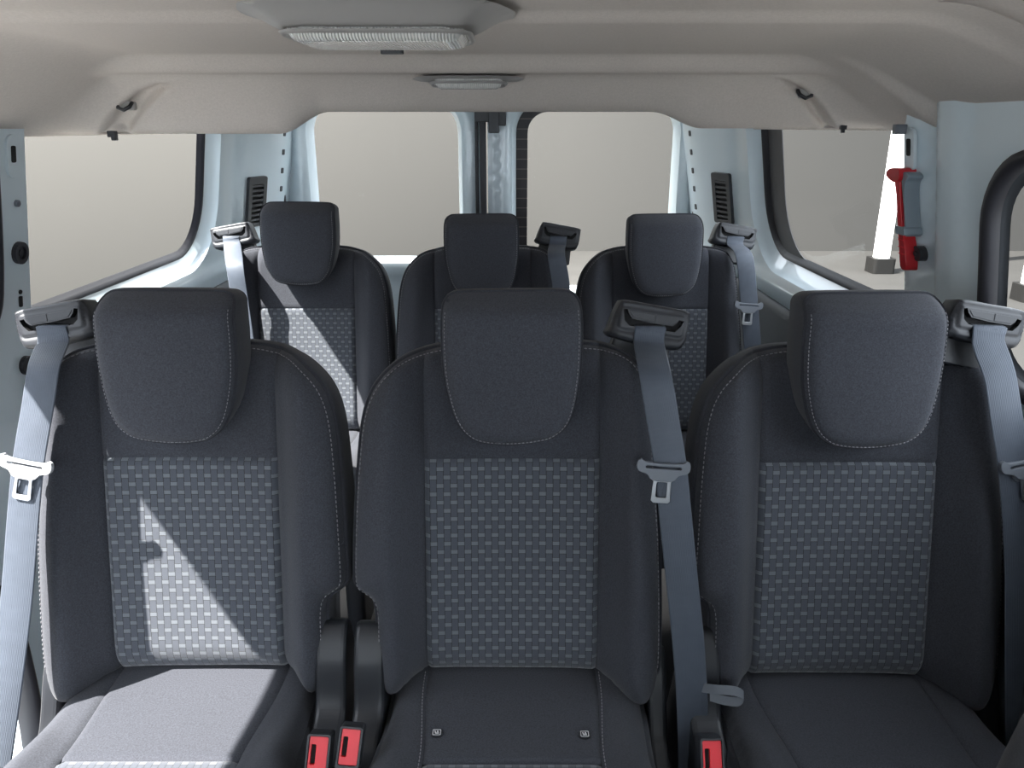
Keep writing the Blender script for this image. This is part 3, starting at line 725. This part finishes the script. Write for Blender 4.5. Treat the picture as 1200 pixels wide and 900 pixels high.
def liner():
    xs = np.linspace(-.785, .785, 263); ys = np.concatenate([np.arange(-.93, .9, .03), np.arange(.9, 1.38, .006), np.arange(1.38, 1.71, .0035), np.arange(1.71, 2.79, .02), [2.79]])
    Vl, Fc = [], []
    nx, ny = len(xs), len(ys)
    X, Y = np.meshgrid(xs+XC, ys); z = liner_z(X, Y)
    # hook recesses sunk into the corners of the lining
    U, Vv = 600+F*X/(Y*CP-(z-CAMZ)*SP), 450-F*(Y*SP+(z-CAMZ)*CP)/(Y*CP-(z-CAMZ)*SP)
    for poly in ([(112, 160), (122, 143), (140, 122), (160, 105), (182, 97), (206, 96), (190, 110), (172, 130), (158, 150), (152, 160)],
                 [(984, 155), (976, 142), (963, 122), (945, 103), (925, 93), (903, 89), (922, 103), (940, 120), (950, 138), (966, 155)]):
        P = np.stack([U.ravel(), Vv.ravel()], 1); box_ = (P[:, 0] > 90) & (P[:, 0] < 1000) & (P[:, 1] > 80) & (P[:, 1] < 170) & (Y.ravel() > .9) & (Y.ravel() < 1.59)
        idx = np.where(box_)[0]; ins = inpoly(P[idx], poly); d = pdist(P[idx], poly)
        dep = np.zeros(P.shape[0]); dep[idx] = np.where(ins, -.0*d+.018*sstep(0, 9, d), -.0015*np.exp(-(d/2.5)**2))
        z = z+.6*dep.reshape(z.shape); Y = Y+1.3*dep.reshape(z.shape)
    n = 0
    rows = [np.stack([X, Y, z], 2)]
    V = rows[0].reshape(-1, 3)
    for j in range(ny-1):
        for i in range(nx-1): a = j*nx+i; Fc.append((a, a+nx, a+nx+1, a+1))
    V = [tuple(v) for v in V]
    # side returns
    for e in (0, nx-1):
        pr = [j*nx+e for j in range(ny)]; sgn = -1 if e == 0 else 1
        for (dx, dz) in ((.004, -.004), (.010, .002), (.012, .05)):
            cur = []
            for j in range(ny): x, y, zz = V[j*nx+e]; V.append((x+sgn*dx, y, zz+dz)); cur.append(len(V)-1)
            for j in range(ny-1): Fc.append((pr[j], pr[j+1], cur[j+1], cur[j]) if sgn > 0 else (pr[j], cur[j], cur[j+1], pr[j+1]))
            pr = cur
    return struct(mesh_obj('ceiling', V, Fc, 'liner'))
lin = liner()
# rear header above the doors
struct(mesh_obj('trim_4', *prism(rrect(XC-.79, XC+.79, 2.55, 2.80, .02, 2), [], .10, lambda a, b, p: (a, b, 1.40+p)), 'paint', smooth=False, bevel=.02))
# rear doors
def rear_door(x0, x1, wx0, wx1, name, wname, lf):
    d = struct(empty(name, ((x0+x1)/2, 2.80, 0))); ox = (x0+x1)/2
    hole = rrect(wx0, wx1, .72 if lf else .83, 1.405, .125, 10); inner = resample(hole, .015)
    V, T, L = tri2d(rrect(x0, x1, .05, 1.45, .01, 2), .025, [hole])
    dh = pdist(V, inner)
    Yf = lambda x, z, dh_: .0-.020*np.exp(-((dh_-.028)/.018)**2)+.004*np.exp(-((dh_-.07)/.01)**2)
    yy = Yf(V[:, 0], V[:, 1], dh)
    struct(mesh_obj('door_panel', [(x-ox, y, z) for (x, z), y in zip(V, yy)], [tuple(t) for t in T], 'paint', d))
    w = struct(empty(wname, (0, 2.80, 0)))
    struct(mesh_obj('window_reveal', *sweep(inner, [(0, float(Yf(0, 0, np.array([0.]))[0])), (-.004, .008), (-.012, .030), (-.016, .055)], lambda x, z, p: (x, p, z)), 'paint', w))
    gl = inner-normals2(inner)*.010; gv, gt, _ = tri2d_plain(gl)
    struct(mesh_obj('pane', [(x, .050, z) for x, z in gv], [tuple(t) for t in gt], 'glass', w, smooth=False))
    if lf:   # printed border down the inner side of this window
        V, Fc = sweep(inner, [(-.008, .047), (-.055, .047)], lambda x, z, p: (x, p, z))
        n = len(inner); keep = [k for k, f in enumerate(Fc) if np.mean([V[i][0] for i in f]) < wx0+.12 and True]
        keep = [k for k in keep if np.mean([V[i][2] for i in Fc[k]]) > .88]
        struct(mesh_obj('window_border', V, [Fc[k] for k in keep], 'print', w, smooth=False))
    return d
rear_door(-.80, -.090, -.715, -.175, 'door_1', 'window_4', False)
rear_door(-.085, .645, -.000, .585, 'door_2', 'window_5', True)
# black seal between the rear doors and lock at its top
V, Fc = join([box(-.100, 2.765, .75, .022, .03, 1.4), box(-.122, 2.775, .75, .012, .02, 1.4)])
struct(mesh_obj('trim_5', V, Fc, 'rubber', smooth=False, bevel=.004))
cl = at(578, 144, 2.72); lk = empty('door_latch', (cl[0], 2.745, cl[2])); tag(lk, 'dark door lock block at the head of the rear door seam', 'door lock')
mesh_obj('latch_body', *join([box(-.028, 0, .03, .07, .035, .055), box(.02, 0, .03, .045, .03, .08)]), 'plastic', lk, smooth=False, bevel=.004)
mesh_obj('latch_arm', *box(.002, -.022, .005, .035, .012, .075), 'plastic2', lk, smooth=False, bevel=.003)
# door-side seals on the pillars
for s, x in ((-1, -.797), (1, .640)):
    struct(mesh_obj('trim_6' if s < 0 else 'trim_7', *box(x, 2.745, .72, .014, .02, 1.35), 'rubber', smooth=False, bevel=.004))
# vents on the rear pillars
def pillar_pt(side, Y, Z, off=0):
    w = float(wall_rel(np.array([Y]), np.array([Z]), side)[0]) if True else 0
    return np.array([XC+side*(w-off), Y, Z])
def wall_frame(side, Y, Z):
    a = pillar_pt(side, Y-.05, Z); b = pillar_pt(side, Y+.05, Z); c = pillar_pt(side, Y, Z+.05); p = pillar_pt(side, Y, Z)
    ty = (b-a)/np.linalg.norm(b-a); tz = (c-p)/np.linalg.norm(c-p); n = np.cross(ty, tz); n /= np.linalg.norm(n)
    if n[0]*side > 0: n = -n
    return p, ty, tz, n
def find_wall(u, v, side):
    best = None
    for Y in np.arange(.9, 2.76, .004):
        P = at(u, v, Y); W = float(wall_rel(np.array([Y]), np.array([P[2]]), side)[0]); d = abs(P[0]-(XC+side*W))
        if best is None or d < best[0]: best = (d, Y, P[2])
    return best[1], best[2]
def vent(u, v, side, label):
    Y, Z = find_wall(u, v, side); p, ty, tz, n = wall_frame(side, Y, Z)
    # vent faces a bit more to the cabin front
    root = empty('air_vent', tuple(p)); tag(root, label, 'air vent', 'black louvred vents on the rear pillars')
    fr = lambda a, b, q: tuple(ty*a+tz*b+n*q)
    hw, hh = .046, .080
    mesh_obj('vent_frame', *prism(rrect(-hw, hw, -hh, hh, .008, 3), [rrect(-hw+.018, hw-.018, -hh+.012, hh-.024, .004, 2)], .012, lambda a, b, q: fr(a, b, q-.001)), 'plastic', root, smooth=False, bevel=.003)
    bk_ = prism(rrect(-hw+.01, hw-.01, -hh+.01, hh-.01, .004, 2), [], .002, lambda a, b, q: fr(a, b, q)); mesh_obj('vent_back', *bk_, 'dark', root, smooth=False)
    sl = [prism([(-hw+.014, z-.003), (hw-.014, z-.003), (hw-.014, z+.004), (-hw+.014, z+.004)], [], .007, lambda a, b, q: fr(a, b, q+.003)) for z in np.arange(-hh+.022, hh-.028, .0155)]
    mesh_obj('louvre', *join(sl), 'plastic2', root, smooth=False, bevel=.001)
    return root
vent(299, 236, -1, 'black louvred vent on the pillar beside the raised sunlit headrest')
vent(848, 232, 1, 'black louvred vent on the pillar nearest the red hammer side')
# pillar hardware
def disc(r, k=20): return [(r*math.cos(a), r*math.sin(a)) for a in np.linspace(0, 2*math.pi, k+1)[:-1]]
def wallbit(u, v, side, shapes, parent, name, mname, d0=0, ring=None, pull=0, bevel=.001):
    Y, Z = find_wall(u, v, side); p, ty, tz, n = wall_frame(side, Y, Z)
    fr = lambda a, b, q: tuple(p+ty*a+tz*b+n*(q-.002))
    parts = [prism(s, h, d, (lambda z_: (lambda a, b, q: fr(a, b, q+z_)))(z0)) for (s, h, d, z0) in shapes]
    return struct(mesh_obj(name, *join(parts), mname, parent, smooth=False, bevel=bevel))
WL, WR = bpy.data.objects['wall_left'], bpy.data.objects['wall_right']
oval = rrect(-.016, .016, -.036, .036, .015, 5)
for (u, v, s, par) in ((13, 183, -1, WL), (1067, 175, 1, WR)):
    wallbit(u, v, s, [(oval, [], .006, 0)], par, 'slot_boss', 'paint', bevel=.003)
    wallbit(u, v, s, [(rrect(-.006, .006, -.010, .018, .003, 3), [], .0075, 0)], par, 'slot', 'dark')
wallbit(18, 238, -1, [(disc(.006), [], .007, 0), (disc(.003), [], .009, 0)], WL, 'screw', 'tongue_grey')
wallbit(22, 296, -1, [(disc(.020), [disc(.012)], .010, 0), (disc(.012), [], .005, 0), (disc(.006), [], .008, 0)], WL, 'grommet', 'rubber')
wallbit(24, 352, -1, [(rrect(-.004, .004, -.012, .008, .002, 3), [], .0045, 0), (np.array(disc(.004))+np.array([0, .016]), [], .0045, 0)], WL, 'slot', 'dark')
wallbit(30, 428, -1, [(disc(.018), [disc(.011)], .010, 0), (disc(.011), [], .005, 0)], WL, 'grommet', 'rubber')
for side, par in ((-1, WL), (1, WR)):   # slots down the rear door flange
    for Zs in (1.28, 1.22, 1.16, 1.10, 1.04):
        p, ty, tz, n = wall_frame(side, 2.70, Zs)
        struct(mesh_obj('slot', *prism(rrect(-.008, .008, -.009, .009, .003, 2), [], .003, lambda a, b, q: tuple(p+ty*a+tz*b+n*(q-.001))), 'trim', par, smooth=False))
# ------------------------------------------------------------------ emergency hammer
def hammer():
    Y, Z = find_wall(1075, 253, 1); p, ty, tz, n = wall_frame(1, Y, Z)
    ty = np.array([0, 1, 0])*1.0; fx = np.array([-1, 0, 0])
    # face the cabin: local a = towards the front of the van appears as picture right
    root = empty('emergency_hammer', tuple(p)); tag(root, 'red emergency hammer in a grey holder on the pale pillar', 'emergency hammer')
    ax = -ty; s = .0030
    def fr(a, b, q): return tuple(ax*(a-.11*b)+tz*b+fx*q)
    # lengths: total .17
    hd = catmull([(-.036, .070), (-.026, .077), (-.008, .080), (.010, .080), (.013, .074), (.008, .060), (-.008, .056), (-.020, .058), (-.034, .064)], .004)
    mesh_obj('hammer_head', *prism(hd, [], .030, lambda a, b, q: fr(a-.002, b, q+.004), .9), 'red', root, smooth=False, bevel=.003)
    hs = catmull([(-.016, .062), (.002, .062), (.0, .03), (.002, -.02), (.008, -.05), (.009, -.085), (.004, -.093), (-.008, -.093), (-.013, -.087), (-.013, -.05), (-.014, .0), (-.013, .03)], .006)
    mesh_obj('hammer_handle', *prism(hs, [], .022, lambda a, b, q: fr(a, b, q+.008), .9), 'red', root, smooth=False, bevel=.005)
    rd = join([prism([(-.0135, z), (.007, z), (.007, z+.0015), (-.0135, z+.0015)], [], .001, lambda a, b, q: fr(a, b, q+.030)) for z in (-.030, -.042, -.054, -.066)])
    mesh_obj('grip_rib', *rd, 'redb', root, smooth=False)
    hol = catmull([(.004, .060), (.012, .074), (.024, .072), (.028, .066), (.016, .056), (.011, .03), (.012, -.03), (.010, -.034), (.004, -.030), (.006, .0)], .004)
    mesh_obj('hammer_holder', *join([prism(hol, [], .026, lambda a, b, q: fr(a, b, q+.001), .9), prism(rrect(-.017, .015, -.032, -.018, .003, 2), [], .032, lambda a, b, q: fr(a, b, q+.001))]), 'holder', root, smooth=False, bevel=.002)
    mesh_obj('fixing_knob', *join([prism(disc(.013), [], .014, lambda a, b, q: fr(a+.016, b-.062, q)), prism(disc(.005), [], .017, lambda a, b, q: fr(a+.016, b-.062, q))]), 'plastic', root, smooth=False, bevel=.002)
hammer()
# ------------------------------------------------------------------ dome lamps
def lamp(cx, y0, y1, hw, z, label, tilt=0, lw=.64, drop=.02):
    cy = (y0+y1)/2; hy = (y1-y0)/2; root = empty('dome_lamp', (cx, cy, z), 0); tag(root, label, 'ceiling lamp', 'ceiling lamps'); root.rotation_euler = (tilt, 0, 0)
    out = catmull([(-hw, 0), (-hw*.93, hy*.5), (-hw*.72, hy*.92), (0, hy), (hw*.72, hy*.92), (hw*.93, hy*.5), (hw, 0), (hw*.93, -hy*.5), (hw*.72, -hy*.92), (0, -hy), (-hw*.72, -hy*.92), (-hw*.93, -hy*.5)], .012)
    V, T, L = tri2d(out, .012); d = pdist(V, L[0]); zz = -drop*sstep(0, min(hy, .06)*.9, d)
    fz = lambda x, y: zz
    mesh_obj('lamp_bezel', [(x, y, q+.002) for (x, y), q in zip(V, zz)], [tuple(t[::-1]) for t in T], 'lampp', root)
    lo = rrect(-hw*lw, hw*lw, -hy*.55, hy*.62, min(hy*.4, .03), 5)
    V, T, L = tri2d(lo, .010); d = pdist(V, L[0]); q = np.clip(1-d/.02, 0, 1); z2 = -drop-.010*np.sqrt(np.clip(1-q*q, 0, 1))
    ed = sweep(L[0], [(0, -drop), (0, -drop+.01)], lambda a, b, c: (a, b, c))
    mesh_obj('lamp_lens', *join([([(x, y, q_) for (x, y), q_ in zip(V, z2)], [tuple(t[::-1]) for t in T]), ed]), 'lens', root)
    if hw > .15:
        mesh_obj('lamp_switch', *prism(rrect(-.014, .014, hy*.60, hy*.72, .004, 3), [], .012, lambda a, b, c: (a, b, -drop-.012+c)), 'plastic2', root, smooth=False, bevel=.002)
    mesh_obj('lamp_rim', *sweep(resample(lo, .01), [(.0, -drop-.001), (.004, -drop-.004), (.008, -drop+.0)], lambda a, b, c: (a, b, c)), 'lampp', root)
    return root
lamp(-.148, .830, 1.070, .152, 1.4175, 'large oblong ceiling lamp with ribbed lens, the nearer of the two')
c2 = at(549, 97, 1.470)
lamp(c2[0], c2[1]-.030, c2[1]+.030, .100, c2[2]+.004, 'small slim ceiling lamp on the headliner edge above the rear doors', tilt=R(-8), lw=.62, drop=.005)
# slim slot handle under the lining edge, coat hooks, small clips
def small(name, label, cat, parts, mname, loc, group=None):
    o = mesh_obj(name, *join(parts), mname, None, smooth=False, bevel=.0015, loc=loc); tag(o, label, cat, group); return o
for (u, v, s, lab) in ((149, 124, -1, 'small grey coat hook in the lining recess over the big sunlit side window'), (941, 110, 1, 'small grey coat hook in the lining recess nearest the hammer')):
    # find lining point there
    best = None
    for Y in np.arange(1.0, 1.95, .01):
        P = at(u, v, Y); zz = float(liner_z(np.array([P[0]]), np.array([Y]))[0])
        dd_ = P[2]-(zz+.006)
        if dd_ > 0: best = P
        if best is not None: break
    P = best if best is not None else at(u, v, 1.6)
    hk_ = empty('coat_hook', tuple(P)); tag(hk_, lab, 'coat hook', 'coat hooks in the lining')
    mesh_obj('hook_base', *prism(rrect(-.015, .015, -.008, .008, .005, 4), [], .012, lambda a, b, p: (a, p-.004, b)), 'lampp', hk_, smooth=False, bevel=.003)
    mesh_obj('hook_arm', *tube([(-.012*s, -.004, .006), (-.010*s, -.012, -.002), (0, -.016, -.008), (.012*s, -.012, -.004), (.014*s, -.006, .004)], .0035, 8), 'plastic', hk_)
small('trim_clip', 'tiny black clip under the lining over the big sunlit side window', 'clip', [box(0, 0, .003, .016, .012, .012), box(.003, 0, -.005, .009, .012, .008)], 'plastic', tuple(at(132, 159, 1.56)))
small('trim_clip', 'tiny dark clip under the lining above the lit column window', 'clip', [box(0, 0, .004, .012, .01, .014), box(0, 0, -.004, .006, .01, .01)], 'plastic', tuple(at(988, 150, 1.56)))
small('trim_clip', 'grey square clip under the lining directly above the red hammer', 'clip', [box(0, 0, .002, .020, .012, .016)], 'tongue_grey', tuple(at(1054, 153, 1.36)))
small('lining_slot', 'thin dark slot in the lining edge above the rear door seam', 'slot', [box(0, 0, 0, .075, .006, .003)], 'plastic', tuple(at(560, 127.5, 1.578)))
# ------------------------------------------------------------------ outside: showroom
GZ = -.50
def cyc():
    # plan curve of the backdrop, left wall, round corner, back wall, round corner, right wall
    pts = [(-5.0, -4), (-5.0, 6.0)]
    for a in np.linspace(180, 90, 14)[1:]: pts.append((-5.0+5.8+5.8*math.cos(R(a)), 6.0+5.8*math.sin(R(a))))
    pts.append((9.0, 11.8))
    for a in np.linspace(90, 0, 12)[1:]: pts.append((9.0+3*math.cos(R(a)), 8.8+3*math.sin(R(a))))
    pts.append((12.0, -4)); V, Fc = [], []
    for (x, y) in pts: V += [(x, y, GZ), (x, y, 3.6)]
    for i in range(len(pts)-1): Fc.append((2*i, 2*i+1, 2*i+3, 2*i+2))
    return V, Fc
struct(mesh_obj('wall_outside', *cyc(), 'studio_wall'))
struct(mesh_obj('path', [(-14, -12, GZ+.01), (4.2, -12, GZ+.01), (4.2, 3.6, GZ+.01), (-14, 3.6, GZ+.01)], [(0, 1, 2, 3)], 'bounce_ground', smooth=False))  # added reflector ground, out of view, throws light up onto the headliner
struct(mesh_obj('ground', [(-14, -12, GZ), (16, -12, GZ), (16, 16, GZ), (-14, 16, GZ)], [(0, 1, 2, 3)], 'studio_floor', smooth=False))
def column(u, v, wpx, label, h=4.2):
    d = ray(u, v); t = (GZ-CAMZ)/d[2]; P = np.array([0, 0, CAMZ])+d*t
    root = empty('light_column', tuple(P)); tag(root, label, 'light column', 'light columns outside the van')
    depth = P[1]*CP-(P[2]-CAMZ)*SP; w = wpx*depth/F
    mesh_obj('column_base', *prism(rrect(-w*.85, w*.85, -w*.85, w*.85, w*.25, 4), [], w*1.15, lambda a, b, p: (a, b, p)), 'lampbase', root, smooth=False, bevel=.01)
    mesh_obj('column_tube', *prism(rrect(-w/2, w/2, -w/2, w/2, w*.2, 4), [], h, lambda a, b, p: (a, b, w*1.15+p)), 'tube', root, smooth=False)
column(1030, 319, 15, 'tall glowing white light column seen through the rear side window, left of the hammer')
column(1204, 352, 17, 'glowing white light column seen through the window at the frame edge')
# ------------------------------------------------------------------ light
w = bpy.data.worlds.new('world'); bpy.context.scene.world = w; w.use_nodes = True
w.node_tree.nodes['Background'].inputs[0].default_value = (.84, .91, 1.0, 1); w.node_tree.nodes['Background'].inputs[1].default_value = 5.8
ad = bpy.data.lights.new('backdrop_fill', 'AREA'); ad.shape = 'RECTANGLE'; ad.size = 5; ad.size_y = 3; ad.energy = 6300; ad.color = (1, .96, .90)  # added unseen fill light, brightens the left side of the backdrop
ao = bpy.data.objects.new('backdrop_fill', ad); C.objects.link(ao); ao.location = (-1.4, 5.4, 5.4); ao.rotation_euler = (Vector((-1.4, 5.4, 5.4))-Vector((-4.9, 8.2, .6))).to_track_quat('Z', 'Y').to_euler()
sd = bpy.data.lights.new('sun', 'SUN'); sd.energy = 26; sd.angle = R(.6); sd.color = (1, .97, .92)
so = bpy.data.objects.new('sun', sd); C.objects.link(so)
to_sun = Vector((-1, -.45, 1.5)).normalized(); so.rotation_euler = to_sun.to_track_quat('Z', 'Y').to_euler()
vs = bpy.context.scene.view_settings; vs.view_transform = 'Standard'; vs.look = 'None'; vs.gamma = 1; vs.exposure = 0; vs.use_curve_mapping = False
